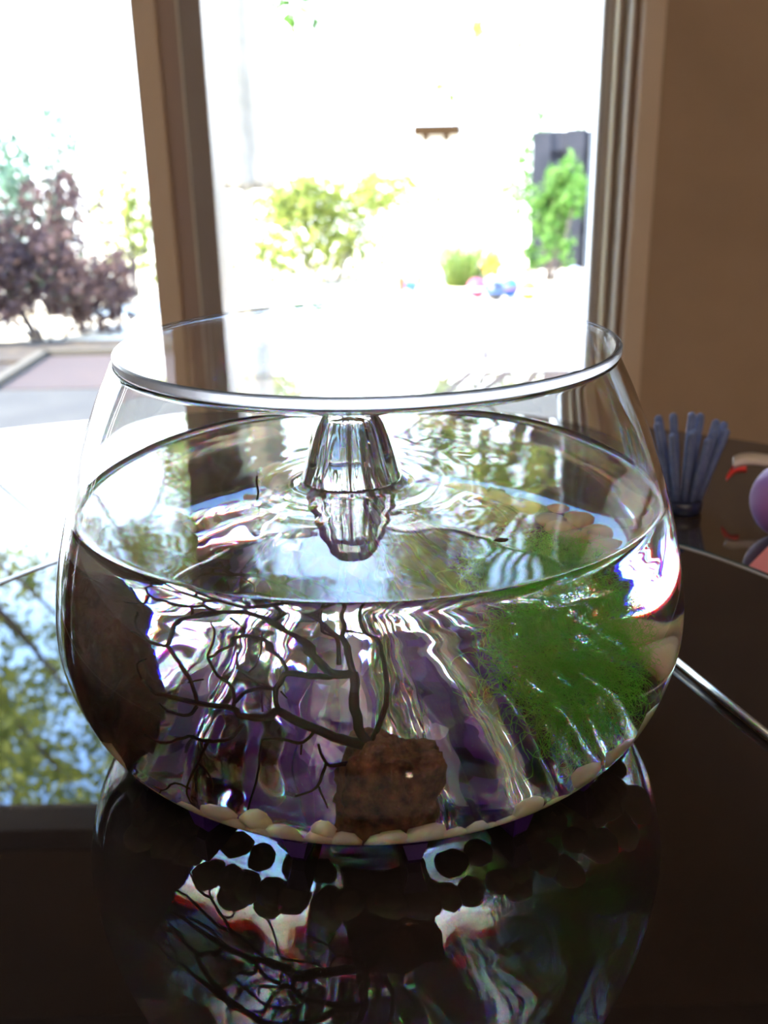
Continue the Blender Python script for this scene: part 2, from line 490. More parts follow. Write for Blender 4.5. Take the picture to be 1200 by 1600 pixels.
# crystals in the hollow of the glass mountain: on their own dish inside the hollow, seen through the glass
def crystal(name, loc, h, r, tilt, az, m, parent):
    bm = bmesh.new()
    rr = random.Random(int(h * 1e5 + az * 100))
    lo, mid, n = [], [], 6
    for i in range(n):
        a = 2 * PI * i / n + rr.uniform(-.15, .15); q = r * rr.uniform(.8, 1.1)
        lo.append(bm.verts.new((q * math.cos(a), q * math.sin(a), 0)))
        mid.append(bm.verts.new((q * .9 * math.cos(a), q * .9 * math.sin(a), h * rr.uniform(.62, .78))))
    tip = bm.verts.new((r * .15, 0, h))
    bm.faces.new(lo)
    for i in range(n):
        j = (i + 1) % n
        bm.faces.new((lo[i], lo[j], mid[j], mid[i])); bm.faces.new((mid[i], mid[j], tip))
    o = bm_obj(name, bm, m, parent)
    o.location = loc; o.rotation_euler = Matrix.Rotation(az, 3, 'Z').to_euler()
    o.rotation_euler = (Matrix.Rotation(az, 3, 'Z') @ Matrix.Rotation(tilt, 3, 'Y')).to_euler()
    return o

# ================================================================== FISH BOWL
K = [(0.0400, 0.0020), (0.0700, 0.0034), (0.0980, 0.0068), (0.1183, 0.0137), (0.1318, 0.0300), (0.1394, 0.0565), (0.138, 0.0815), (0.1325, 0.1069), (0.1245, 0.1323), (0.1142, 0.1578), (0.1060, 0.1747)]
KI = [(0.0400, 0.0050), (0.0695, 0.0064), (0.0967, 0.0097), (0.1162, 0.0161), (0.1290, 0.0313), (0.1364, 0.0567), (0.1350, 0.0813), (0.1296, 0.1062), (0.1216, 0.1315), (0.1113, 0.157), (0.1032, 0.1742)]
def spline(kp, sub=10):
    return [(p.x, p.z) for p in smooth_path([(r, 0, z) for r, z in kp], sub)]
outer = spline(K); inner = spline(KI)
def inner_r(z):
    for (r0, z0), (r1, z1) in zip(inner[:-1], inner[1:]):
        if z0 <= z <= z1: return r0 + (r1 - r0) * (z - z0) / max(1e-9, z1 - z0)
    return inner[0][0] if z < inner[0][1] else inner[-1][0]
def floor_z(r):
    if r < 0.0400: return 0.0050
    for (r0, z0), (r1, z1) in zip(inner[:-1], inner[1:]):
        if r0 <= r <= r1 and z1 < 0.06: return z0 + (z1 - z0) * (r - r0) / max(1e-9, r1 - r0)
    return 0.05
bowl = empty('fish_bowl', (0, 0, 0), label='clear glass fish bowl with moulded glass mountain rising through the water', cat='bowl')
rings = [(0, 0.0020), (0.020, 0.0020)] + outer + [(0.1056, 0.1757), (0.1046, 0.1760), (0.1036, 0.1755)] + list(reversed(inner)) + [(0.020, 0.0050), (0, 0.0050)]
V, F = lathe(rings, 192)
fix_normals(mesh_obj('vessel', V, F, M['glass'], bowl))

HILL = [(0.0100, 0.0900), (0.0180, 0.0860), (0.0300, 0.0770), (0.0420, 0.0670), (0.0550, 0.0555), (0.0680, 0.0440), (0.0810, 0.0345), (0.0930, 0.0285), (0.1040, 0.0240), (0.1110, 0.0222), (0.1150, 0.0216), (0.1200, 0.0200), (0.1260, 0.0185), (0.1320, 0.0168), (0.1400, 0.0142), (0.1470, 0.0108), (0.1510, 0.0066), (0.1530, 0.0)]
NL = 7
def hill_profile(z):
    for (z0, r0), (z1, r1) in zip(HILL[:-1], HILL[1:]):
        if z0 <= z <= z1: return r0 + (r1 - r0) * (z - z0) / (z1 - z0)
    return 0.0
HSMO = [hill_profile(0.010 + 0.143 * i / 200) for i in range(201)]
def hill_r(z, a, seed=0.0, wob=1.0):
    r = hill_profile(z)
    k = min(1.0, max(0.0, (0.118 - z) / 0.085))
    tw = a + 0.9 * (z - 0.02) * 6 * 0.35 + 0.35 * math.sin(2 * a + 1.3)
    lob = 1.0 - 2.0 * abs(math.cos(NL * 0.5 * tw + 0.2)) ** 0.9      # rounded valleys, sharper ridges
    lob2 = math.sin(NL * 2.5 * tw + 9 * z * 6 + 1.0)
    c, s = math.cos(a), math.sin(a)
    nz = noise.noise(Vector((c * r * 55 + seed, s * r * 55, z * 38)))
    nz2 = noise.noise(Vector((c * 2.2 + seed, s * 2.2, z * 150 + 4)))
    nz3 = noise.noise(Vector((c * 3.0 + 7 + seed, s * 3.0, z * 30)))
    r2 = r * (1.0 - 0.19 * k * lob + 0.010 * k * lob2) + wob * (0.0024 * k + 0.0003) * nz + wob * 0.0018 * k * nz2 + wob * 0.0012 * nz3 * min(1, r / 0.03) + 0.0011 * (1 - k) * math.cos(2 * a)
    return max(0.0, r2)
def hill_shell():
    segs = 288
    zs = [0.0066] + [0.010 + 0.143 * (1 - (1 - i / 119) ** 1.25) for i in range(120)]
    V, F, rows = [], [], []
    def ring(z, fn):
        s = len(V)
        for k in range(segs):
            a = 2 * PI * k / segs
            r = fn(z, a)
            V.append((r * math.cos(a), r * math.sin(a), z))
        rows.append(list(range(s, s + segs)))
    for z in zs[:-1]:
        ring(z, lambda z, a: hill_r(max(z, 0.010), a))
    rows.append([len(V)]); V.append((0, 0, 0.1535))
    rows.append([len(V)]); V.append((0, 0, 0.1440))
    for z in reversed(zs[:-1]):
        if z > 0.1425: continue
        th = 0.0065 + 0.004 * max(0, 1 - z / 0.11) + 0.003 * math.exp(-((z - 0.115) / 0.02) ** 2)
        ring(z, lambda z, a: max(0.0012 * (1 - (z - 0.13) / 0.0126) + 0.0002 if z > 0.13 else 0.0025, hill_r(max(z, 0.010), a + 0.05, 3.7, 1.5) - th))
    for A, B in zip(rows[:-1], rows[1:]):
        if len(A) == 1 and len(B) == 1: continue
        for k in range(segs):
            k2 = (k + 1) % segs
            if len(A) == 1: F.append((A[0], B[k2], B[k]))
            elif len(B) == 1: F.append((A[k], A[k2], B[0]))
            else: F.append((A[k], A[k2], B[k2], B[k]))
    A, B = rows[-1], rows[0]
    for k in range(segs):
        k2 = (k + 1) % segs
        F.append((A[k], A[k2], B[k2], B[k]))
    return V, F
V, F = hill_shell()
hill = fix_normals(mesh_obj('glass_mountain', V, F, M['hill'], bowl))
hill['label'] = 'folded moulded glass mountain with a hollow spout'
HX, HY = -0.008, 0.004
hill.location = (HX, HY, 0)

# purple crystals in the hollow, children of the stand
cr = random.Random(5)
CR = []
for k in range(9):
    a = 2 * PI * k / 9 + 0.3
    CR.append((0.051, a, cr.uniform(0.022, 0.031), cr.uniform(0.012, 0.015), 0.16))
for k in range(5):
    a = 2 * PI * k / 5
    CR.append((0.024, a, cr.uniform(0.030, 0.042), 0.012, 0.05))
for i, (r, a, h, w, tl) in enumerate(CR):
    m = (M['purple_dark'], M['purple_light'], M['purple_dark'])[i % 3]
    crystal('crystal', (HX + r * math.cos(a), HY + r * math.sin(a), 0.0068), h, w, -tl, a, m, stand)

# ================================================================== WATER
ZW = 0.1150
def water_mesh():
    segs = 240
    eps = 0.0007
    prof = []
    # hill side going up
    hz = [0.0085, 0.0105, 0.012] + [0.012 + (ZW - 0.012) * i / 60 for i in range(1, 61)]
    V, F, rows = [], [], []
    def ring(fn):
        s = len(V)
        for k in range(segs):
            a = 2 * PI * k / segs
            x, y, z = fn(a)
            V.append((x, y, z))
        rows.append(list(range(s, s + segs)))
    def hp(z, a, e=eps):
        r = hill_r(max(z, 0.010), a) - e
        return HX + r * math.cos(a), HY + r * math.sin(a)
    for z in hz:
        ring(lambda a: (*hp(z, a), z))
    ring(lambda a: (*hp(ZW, a), ZW + 0.0022))
    for d, dz in ((0.0004, 0.0018), (0.0014, 0.0007), (0.0035, 0.0001)):
        ring(lambda a: (*hp(ZW, a, -d), ZW + dz))
    R = inner_r(ZW)
    def lerp(a, t, dz=0.0):
        x0, y0 = hp(ZW, a, -0.0035)
        x1, y1 = (R - 0.004) * math.cos(a), (R - 0.004) * math.sin(a)
        x, y = x0 + (x1 - x0) * t, y0 + (y1 - y0) * t
        d = math.hypot(x - HX, y - HY) - 0.024
        rip = 0.00030 * math.sin(d * 420) * math.exp(-d * 60) if d > 0 else 0
        return x, y, ZW + rip * min(1, t * 6) * (1 - t) + 0.00022 * noise.noise(Vector((x * 45, y * 45, 0))) * (1 - t) * min(1, t * 4)
    for i in range(1, 41):
        t = i / 40
        ring(lambda a: lerp(a, t))
    for d, dz in ((0.0018, 0.0003), (0.0006, 0.0011), (-0.0002, 0.0022), (-0.0010, 0.0024)):
        rr = inner_r(ZW + dz) - d
        ring(lambda a: (rr * math.cos(a), rr * math.sin(a), ZW + dz))
    for r, z in reversed([q for q in inner if q[1] < ZW]):
        # outward offset into the glass
        rr, zz = r + 0.0009, z - 0.0003
        if r < 0.130: rr, zz = r + 0.0004, z - 0.0009
        if rr < 0.097: break
        ring(lambda a: (rr * math.cos(a), rr * math.sin(a), zz))
    ring(lambda a: (*hp(0.0085, a, eps), 0.0076))
    n = len(rows)
    for i in range(n):
        A, B = rows[i], rows[(i + 1) % n]
        for k in range(segs):
            k2 = (k + 1) % segs
            F.append((A[k], A[k2], B[k2], B[k]))
    return V, F
V, F = water_mesh()
water = fix_normals(mesh_obj('water', V, F, M['water']))
tag(water, 'clear still water filling the glass bowl around the mountain', 'water', kind='thing')

# ================================================================== LID
V, F = lathe([(0, 0), (0.1040, 0), (0.1052, 0.0008), (0.1056, 0.0016), (0.1056, 0.0036), (0.1053, 0.0042), (0.1046, 0.0046), (0, 0.0046)], 192)
lid = fix_normals(mesh_obj('lid', V, F, M['acrylic'], smooth=False))
lid.data.materials.append(M['acrylic_edge'])
for p in lid.data.polygons:
    if abs(p.normal.z) < 0.9: p.material_index = 1
tag(lid, 'round clear acrylic lid lying on the rim of the fish bowl', 'lid')
lid.location = (0.0012, 0.0, 0.1757)

# ================================================================== ROCKS
def rock(name, loc, size, seed, m, rough=0.25, sub=5, cells=14.0, flat=0.0, parent=None):
    bm = bmesh.new()
    bmesh.ops.create_icosphere(bm, subdivisions=sub, radius=1.0)
    sv = Vector((seed * 3.1, seed * 1.7, seed))
    for v in bm.verts:
        d = v.co.normalized()
        # boxy base form
        mx = max(abs(d.x), abs(d.y), abs(d.z))
        p = d * (1 * (1 - flat) + flat / mx * 0.85)
        k = 1 + rough * noise.noise(d * 1.6 + sv) + rough * 0.45 * noise.noise(d * 4.2 + sv) + rough * 0.22 * noise.noise(d * 10 + sv)
        pit = noise.noise(d * cells + sv)
        if pit > 0.18: k -= (pit - 0.18) * rough * 0.8
        p = p * k
        v.co = Vector((p.x * size[0], p.y * size[1], p.z * size[2]))
    o = bm_obj(name, bm, m, parent, smooth=True)
    o.location = loc
    return o
r1 = rock('lava_rock', (0.0055, -0.1000, 0.0325), (0.0178, 0.0120, 0.0225), 2.0, M['lava'], 0.30, cells=11, flat=0.75)
r1.rotation_euler = (0.10, 0.12, 0.0)
tag(r1, 'chunky red brown lava rock at bowl front holding the coral root', 'rock')
r2 = rock('lava_rock', (-0.0960, -0.0270, 0.0490), (0.0230, 0.0330, 0.0350), 5.0, M['lava_dark'], 0.30, flat=0.25)
r2.rotation_euler = (0.0, -0.10, 0.25)
tag(r2, 'tall dark lava rock against the left side of the bowl', 'rock')
r3 = rock('tan_stone', (-0.038, 0.092, 0.034), (0.022, 0.012, 0.018), 8.0, M['pebble_tan'], 0.18, sub=4, flat=0.2)
tag(r3, 'large tan stone behind the glass mountain on the left', 'stone')

def seat(o):
    # keep a rock inside the glass wall, above the floor and clear of the mountain
    bpy.context.view_layer.update()
    mw = o.matrix_world.copy(); inv = mw.inverted()
    for v in o.data.vertices:
        p = mw @ v.co
        r = math.hypot(p.x, p.y)
        lim = inner_r(max(0.012, p.z)) - 0.0012
        if r > lim: p.x *= lim / r; p.y *= lim / r; r = lim
        p.z = max(p.z, floor_z(min(r, 0.128)) + 0.0006)
        a = math.atan2(p.y - HY, p.x - HX); q = math.hypot(p.x - HX, p.y - HY)
        need = hill_r(max(p.z, 0.010), a) + 0.0008
        if q < need: p.x = HX + need * math.cos(a); p.y = HY + need * math.sin(a)
        v.co = inv @ p
    o.data.update()
for o in (r1, r2, r3): seat(o)

# ================================================================== PEBBLES
def pebble_mesh(seed, m):
    bm = bmesh.new()
    bmesh.ops.create_icosphere(bm, subdivisions=2, radius=1.0)
    sv = Vector((seed, seed * 2.3, 0.5))
    rr = random.Random(seed)
    sx, sy, sz = rr.uniform(.8, 1.15), rr.uniform(.7, 1.0), rr.uniform(.6, .9)
    for v in bm.verts:
        k = 1 + .22 * noise.noise(v.co * 1.3 + sv) + .06 * noise.noise(v.co * 3.5 + sv)
        v.co = Vector((v.co.x * k * sx, v.co.y * k * sy, v.co.z * k * sz))
    me = bpy.data.meshes.new('pebble')
    bm.to_mesh(me); bm.free()
    me.polygons.foreach_set('use_smooth', [True] * len(me.polygons))
    me.materials.append(m)
    return me
PM = [pebble_mesh(i + 1, (M['pebble'], M['pebble_tan'], M['pebble_pale'], M['pebble'])[i % 4]) for i in range(12)]
pr = random.Random(21)
GP = 'cream pebbles ringing the bowl floor'
def pebble(x, y, z, s, rot, label=None, mi=None):
    o = bpy.data.objects.new('pebble', PM[pr.randrange(12) if mi is None else mi])
    col.objects.link(o)
    o.location = (x, y, z); o.scale = (s, s, s); o.rotation_euler = rot
    tag(o, label or 'small cream pebble in the ring around the bowl floor', 'pebble', None if label else GP)
    return o
for ring_r, n, s in ((0.1132, 72, 0.0078), (0.1020, 50, 0.0078)):
    for k in range(n):
        a = 2 * PI * k / n + pr.uniform(-.03, .03)
        rr = ring_r + pr.uniform(-.0012, .0012)
        ss = s * pr.uniform(.8, 1.15)
        if ring_r < 0.11 and abs(math.degrees(a) - 273) < 10: continue
        if ring_r > 0.11 and 32 < math.degrees(a) < 148: continue
        pebble(rr * math.cos(a), rr * math.sin(a), floor_z(rr) + ss * (.62 if ring_r > .11 else .5), ss, (pr.uniform(-.2, .2), -0.25, pr.uniform(0, 6.3)))
BIG = [(-0.0405, -0.1045, 0.0255, 0.0072, 2, 'lumpy pale pebble standing tallest left of the front lava rock'),
       (-0.0540, -0.0985, 0.0250, 0.0072, 1, 'pitted tan pebble lying left of the tallest pale pebble'),
       (-0.0165, -0.1120, 0.0255, 0.0065, 3, 'rounded cream pebble touching left side of the front lava rock'),
       (0.1150, -0.0330, 0.0380, 0.0110, 1, 'large tan pebble against the right wall below the green algae'),
       (0.1060, -0.0560, 0.0330, 0.0105, 2, 'large pale pebble low on the right side of the bowl'),
       (0.0560, -0.0990, 0.0240, 0.0078, 2, 'pale pebble at the front right between rock and algae'),
       (0.0930, -0.0700, 0.0285, 0.0090, 1, 'tan pebble under the right side of the green algae'),
       (0.0780, -0.0860, 0.0290, 0.0085, 3, 'cream pebble under the lower tip of the green algae'),
       (-0.0980, -0.0610, 0.0270, 0.0090, 1, 'orange tan pebble at the foot of the left lava rock')]
for x, y, z, s, mi, lab in BIG:
    pebble(x, y, z, s, (pr.uniform(-.3, .3), pr.uniform(-.6, .1), pr.uniform(0, 6.3)), lab, mi)

# ================================================================== SEA FAN CORAL
CORAL=[(2.1,1.0,[(16,-1051,525),(-26,-1033,575),(-50,-990,692),(-48,-964,767),(-107,-961,767),(-159,-939,807),(-243,-897,874),(-317,-854,922),(-404,-805,950),(-504,-760,919),(-594,-711,879),(-653,-687,819),(-684,-686,755)]),
(0.9,1.4,[(-306,-851,939),(-241,-856,982),(-177,-880,962),(-115,-909,901),(-73,-933,851),(-48,-964,767)]),
(0.8,1.1,[(-86,-883,991),(-77,-906,923),(-83,-926,872),(-53,-954,799)]),
(0.7,1.3,[(-28,-887,992),(-9,-917,903),(33,-932,861),(58,-961,776),(56,-999,669),(17,-1033,574),(11,-1045,534)]),
(0.7,0.6,[(-72,-913,909),(-9,-920,898)]),
(0.6,1.0,[(-155,-875,989),(-146,-903,911),(-105,-924,872),(-96,-949,798)]),
(1.3,1.0,[(-107,-961,767),(-161,-955,759),(-268,-930,760),(-296,-935,726),(-313,-940,697),(-304,-966,633)]),
(2.2,0.7,[(5,-1045,534),(-90,-1033,558),(-218,-999,598),(-304,-966,633),(-337,-962,611),(-426,-932,596),(-458,-908,616),(-583,-840,607),(-698,-753,594),(-734,-722,585),(-779,-660,607)]),
(0.9,0.4,[(-268,-930,760),(-288,-907,806),(-352,-870,839),(-418,-843,839),(-485,-818,803),(-542,-800,763),(-523,-792,816),(-527,-762,877)]),
(0.6,0.9,[(-542,-800,763),(-510,-841,713),(-456,-883,682),(-458,-908,616)]),
(0.8,0.8,[(-312,-934,707),(-400,-909,688),(-457,-901,639)]),
(0.5,0.8,[(-441,-845,803),(-431,-868,751),(-367,-910,720),(-313,-937,702)]),
(0.5,0.4,[(-442,-864,749),(-399,-886,747)]),
(0.4,0.4,[(-356,-856,875),(-358,-873,828),(-376,-886,772),(-399,-886,747)]),
(0.8,0.5,[(-684,-686,755),(-749,-626,739),(-794,-555,758),(-804,-523,782)]),
(0.5,0.3,[(-749,-626,739),(-818,-531,740)]),
(0.9,0.9,[(-684,-686,755),(-646,-741,716),(-602,-800,666),(-583,-840,607)]),
(0.8,0.5,[(-404,-805,950),(-403,-791,986)]),
(1.1,0.5,[(-504,-760,919),(-548,-720,938),(-593,-693,915),(-685,-612,898),(-742,-546,894),(-763,-484,943),(-826,-375,934)]),
(0.8,0.4,[(-748,-539,891),(-773,-529,849),(-811,-443,887)]),
(0.6,0.4,[(-773,-529,849),(-844,-452,789),(-918,-330,739)]),
(0.7,0.4,[(-548,-720,938),(-564,-692,976)]),
(0.8,0.7,[(-594,-711,879),(-593,-693,915)]),
(1.2,0.7,[(-317,-854,922),(-284,-848,967),(-305,-832,991)]),
(0.7,0.4,[(-403,-801,966),(-348,-817,985)]),
(0.8,0.5,[(-583,-843,595),(-619,-835,553),(-689,-783,545),(-723,-745,558)]),
(0.9,0.4,[(-426,-941,576),(-473,-941,517),(-552,-906,491),(-620,-863,488),(-702,-816,445),(-785,-743,439)]),
(0.7,0.4,[(-552,-906,491),(-589,-913,422),(-650,-922,302),(-606,-953,175)]),
(0.6,0.3,[(-589,-913,422),(-548,-949,392),(-548,-972,333)]),
(0.6,0.3,[(-632,-924,331),(-709,-873,314),(-809,-788,189)]),
(0.7,0.4,[(-186,-1014,580),(-220,-1020,543),(-296,-999,544),(-361,-984,532),(-375,-1007,452),(-444,-1037,234)]),
(0.5,0.3,[(-225,-1021,537),(-232,-1033,500)]),
(1.0,0.5,[(-17,-1062,489),(-92,-1061,480),(-151,-1053,482),(-171,-1031,542)]),
(0.7,0.4,[(-151,-1053,482),(-181,-1074,414),(-260,-1072,373)]),
(0.5,0.3,[(-175,-1073,414),(-147,-1106,340)]),
(0.5,0.4,[(-357,-926,690),(-359,-950,625)]),
(0.4,0.3,[(-291,-946,700),(-270,-959,680)]),
(0.5,0.3,[(-460,-789,913),(-416,-828,881),(-418,-845,828)]),
(0.5,0.3,[(-156,-882,962),(-198,-867,986)]),
(0.5,0.3,[(-779,-660,607),(-800,-612,644),(-763,-641,679)]),
(0.4,0.3,[(-614,-791,662),(-556,-822,690)])]
fan = empty('coral_branch', (0.0016, -0.1048, 0.052), label='dark branching sea fan coral rooted on the front lava rock', cat='coral')
def fan_mesh(items):
    paths = []
    for i, (r0, r1, P) in enumerate(items):
        pts = smooth_path([Vector((x, y, z)) * 1e-4 for x, y, z in P], 4)
        n = len(pts)
        out, rad = [], []
        for j, p in enumerate(pts):
            q = p + Vector((noise.noise(p * 260 + Vector((i, 0, 0))), noise.noise(p * 260 + Vector((0, i, 9))), noise.noise(p * 260 + Vector((5, i, 0))))) * 0.0006
            out.append(q - fan.location)
            t = j / (n - 1)
            rad.append((r0 + (r1 - r0) * t) * 0.00090 * (1 + .15 * noise.noise(p * 500)))
        paths.append((out, rad))
    return tube_mesh(paths, 7)
order = sorted(range(len(CORAL)), key=lambda i: -CORAL[i][0])
for i in range(len(CORAL)):
    V, F = fan_mesh([CORAL[i]])
    big = CORAL[i][0] > 1.9
    mesh_obj('main_stem' if big else 'twig', V, F, M['coral'], fan)

# ================================================================== GREEN ALGAE BALL
def algae():
    rr = random.Random(9)
    C = Vector((0.0690, -0.0520, 0.0610))
    paths = []
    def inside(p):
        r = math.hypot(p.x, p.y)
        if r > inner_r(max(0.01, p.z)) - 0.003 or p.z < 0.020 or p.z > ZW - 0.003: return False
        a = math.atan2(p.y - HY, p.x - HX)
        return math.hypot(p.x - HX, p.y - HY) > hill_r(max(p.z, 0.010), a) + 0.001
    tries = 0
    while len(paths) < 3300 and tries < 20000:
        tries += 1
        d = Vector((rr.gauss(0, 1), rr.gauss(0, 1), rr.gauss(0, 1))).normalized()
        rad = rr.random() ** 0.5
        p = C + Vector((d.x * 0.029, d.y * 0.020, d.z * 0.034)) * rad
        if not inside(p): continue
        v = (d + Vector((rr.uniform(-1, 1), rr.uniform(-1, 1), rr.uniform(-1, 1))) * .9).normalized()
        ax = Vector((rr.gauss(0, 1), rr.gauss(0, 1), rr.gauss(0, 1))).normalized()
        pts = [p.copy()]
        n = rr.randrange(9, 20)
        for i in range(n):
            v = (v + v.cross(ax) * rr.uniform(.1, .65) + Vector((rr.uniform(-1, 1), rr.uniform(-1, 1), rr.uniform(-1, 1))) * .28).normalized()
            q = pts[-1] + v * 0.0012
            if not inside(q): break
            pts.append(q)
            if rr.random() < .08: ax = -ax
        if len(pts) > 4:
            w = rr.uniform(0.000055, 0.00012)
            paths.append((pts, [w] * len(pts)))
    return tube_mesh(paths, 3)
V, F = algae()
alg = mesh_obj('green_algae', V, F, M['algae'])
tag(alg, 'bright green feathery algae clump floating at right inside the bowl', 'algae')

# ================================================================== SMALL FLOATING BITS
V, F = tube_mesh([(smooth_path([(-0.0475, -0.0190, 0.1148), (-0.0468, -0.0182, 0.1185), (-0.0474, -0.0176, 0.1218), (-0.0470, -0.0170, 0.1250)], 3), [0.0005] * 10)], 6)
tw = mesh_obj('floating_twig', V, F, M['coral'])
tag(tw, 'tiny black twig standing in the water left of the glass spout', 'twig')
lf = rock('plant_scrap', (0.0510, -0.0700, 0.1150), (0.0028, 0.0018, 0.0005), 4, M['mulch'], .3, sub=3)
tag(lf, 'tiny green brown plant scrap floating right on the water surface', 'plant scrap')

# ================================================================== THINGS ON THE TABLE BEHIND
rod = empty('metal_rod', (0, 0, 0), label='thin shiny metal rod lying on the black turntable right of the bowl', cat='rod')
V, F = tube_mesh([([(0.1490, 0.0600, 0.0032), (0.1880, -0.0640, 0.0032)], [0.0019, 0.0019])], 20)
mesh_obj('shaft', V, F, M['steel'], rod)
V, F = tube_mesh([([(0.1487, 0.0610, 0.0032), (0.1495, 0.0585, 0.0032)], [0.0030, 0.0030])], 20)
mesh_obj('end_cap', V, F, M['steel'], rod)

bs = empty('blue_stick_bundle', (0.243, 0.315, TZ), label='flared bundle of blue felt sticks standing behind the turntable right', cat='stick bundle')
br = random.Random(4)
tops = [(-.024, .004, .071), (-.016, -.010, .066), (-.010, .012, .076), (-.003, -.014, .068), (.004, .010, .077), (.002, -.004, .067), (.012, .014, .075), (.016, -.010, .068), (.022, .006, .072), (.027, -.004, .067), (.030, .010, .069), (-.021, .014, .074), (.009, -.018, .064)]
for i, (x, y, z) in enumerate(tops):
    b0 = Vector((x * .34, y * .34, 0.003)); t1 = Vector((x, y, z))
    mid = (b0 + t1) / 2
    pts = [b0, mid + Vector((0, 0, 0.002)), t1 - (t1 - b0).normalized() * 0.002, t1, t1 + (t1 - b0).normalized() * 0.0012]
    V, F = tube_mesh([(pts, [0.0028, 0.0031, 0.0031, 0.0027, 0.0014])], 10)
    mesh_obj('stick', V, F, M['blue_felt'], bs)
V, F = lathe([(0, 0.0003), (0.0135, 0.0003), (0.0145, 0.004), (0.0145, 0.010), (0.0125, 0.011), (0, 0.011)], 40)
fix_normals(mesh_obj('holder', V, F, M['navy'], bs))

toy = empty('toy_bird', (0.303, 0.258, TZ), label='violet ball shaped toy with orange beak and red tipped ivory plume', cat='toy')
V, F = lathe([(0, 0), (0.008, 0.0)] + [(0.0282 * math.sin(t * PI / 24), 0.0285 - 0.0287 * math.cos(t * PI / 24)) for t in range(3, 24)] + [(0, 0.0572)], 64)
fix_normals(mesh_obj('ball_body', V, F, M['violet'], toy))
V, F = tube_mesh([([(-0.004, -0.020, 0.047), (-0.016, -0.026, 0.045), (-0.024, -0.029, 0.043)], [0.007, 0.004, 0.0006])], 12)
mesh_obj('beak', V, F, M['orange'], toy)
def strip(pts, wid, thick, m, name, parent):
    V, F = [], []
    P = smooth_path(pts, 6); n = len(P)
    for i, p in enumerate(P):
        w = wid[0] + (wid[1] - wid[0]) * i / (n - 1)
        for dy, dz in ((-w, thick), (w, thick), (w, -thick), (-w, -thick)):
            V.append((p.x, p.y + dy * .5, p.z + dz + dy))
    for i in range(n - 1):
        for k in range(4):
            k2 = (k + 1) % 4
            F.append((4 * i + k, 4 * i + k2, 4 * i + 4 + k2, 4 * i + 4 + k))
    F.append((3, 2, 1, 0)); F.append((4 * n - 4, 4 * n - 3, 4 * n - 2, 4 * n - 1))
    return fix_normals(mesh_obj(name, V, F, m, parent))
strip([(0.050, 0.0, 0.030), (0.028, 0.060, 0.034), (0.004, 0.075, 0.036), (-0.010, 0.075, 0.0365), (-0.017, 0.075, 0.034)], (0.004, 0.0035), 0.0012, M['ivory'], 'plume', toy)
strip([(-0.007, 0.0745, 0.0325), (-0.015, 0.0745, 0.030), (-0.0215, 0.0745, 0.021)], (0.0045, 0.0008), 0.0014, M['red'], 'plume_tip', toy)

gb = empty('pink_toy_box', (0.284, 0.190, TZ), rz=-0.35, label='pink faceted plastic toy block at the right edge behind the turntable', cat='toy block')
def loft(a, b, z0, z1, m, name, parent):
    V = [(x, y, z0) for x, y in a] + [(x, y, z1) for x, y in b]
    n = len(a)
    F = [tuple(reversed(range(n))), tuple(range(n, 2 * n))] + [(i, (i + 1) % n, n + (i + 1) % n, n + i) for i in range(n)]
    return fix_normals(mesh_obj(name, V, F, m, parent, smooth=False))
loft([(-0.034, -0.012), (-0.016, -0.020), (0.030, -0.016), (0.034, 0.010), (-0.020, 0.012)], [(-0.018, -0.009), (-0.010, -0.013), (0.024, -0.011), (0.028, 0.008), (-0.012, 0.009)], 0, 0.025, M['pink'], 'block_body', gb)
loft([(-0.0365, -0.0135), (-0.017, -0.0215), (-0.015, -0.018), (-0.034, -0.010)], [(-0.0195, -0.0105), (-0.0105, -0.0145), (-0.009, -0.011), (-0.018, -0.008)], 0.0005, 0.0240, M['pink_pale'], 'side_panel', gb)

# ================================================================== GARDEN
GZ = -0.85
struct(box('ground', (-30, WY + 0.2, GZ - 0.2), (30, 40, GZ), M['gravel']))
slabs = empty('patio', (0, 0, GZ)); slabs['kind'] = 'structure'
for i, (x0, x1, y0, y1, m) in enumerate(((-1.95, -0.75, 1.75, 4.15, 'slab'), (-0.73, 0.5, 1.75, 4.15, 'slab'), (0.52, 1.75, 1.75, 4.15, 'slab'),
                                         (-1.80, -0.75, 4.17, 4.95, 'slab_pink'), (-0.73, 0.5, 4.17, 4.95, 'slab_pink'), (0.52, 1.75, 4.17, 4.95, 'slab_pink'))):
    box('slab', (x0, y0, 0.0), (x1, y1, 0.06), M[m], slabs, bevel=0.006)
box('edging_board', (-1.86, 4.16, 0.0), (-1.81, 5.0, 0.09), M['board'], slabs, bevel=0.004)
box('edging_board', (-1.86, 4.96, 0.0), (1.75, 5.0, 0.09), M['board'], slabs, bevel=0.004)
ms = box('mulch_strip', (-3.6, 5.02, GZ), (-0.6, 5.62, GZ + 0.025), M['mulch']); ms['kind'] = 'stuff'
ms['label'] = 'strip of dry bark mulch between slabs and shrubs'; ms['category'] = 'mulch'
mul = box('mulch_bed', (-6.0, 1.8, GZ), (-1.96, 4.9, GZ + 0.03), M['mulch']); mul['kind'] = 'stuff'
mul['label'] = 'dark bark mulch beside the garden path'; mul['category'] = 'mulch'

gw = box('garden_wall', (-14, 11.0, GZ), (14, 11.2, 2.6), M['stucco']); struct(gw)
ledge = empty('roof_eave', (0.62, 10.9, 0.34), label='small brown wooden ledge on the bright garden wall', cat='ledge')
box('ledge_board', (-0.22, -0.06, 0), (0.28, 0.1, 0.10), M['roof'], ledge)
box('bracket', (-0.12, -0.10, -0.06), (-0.06, 0.1, 0.0), M['roof'], ledge)
box('bracket', (0.10, -0.10, -0.06), (0.16, 0.1, 0.0), M['roof'], ledge)

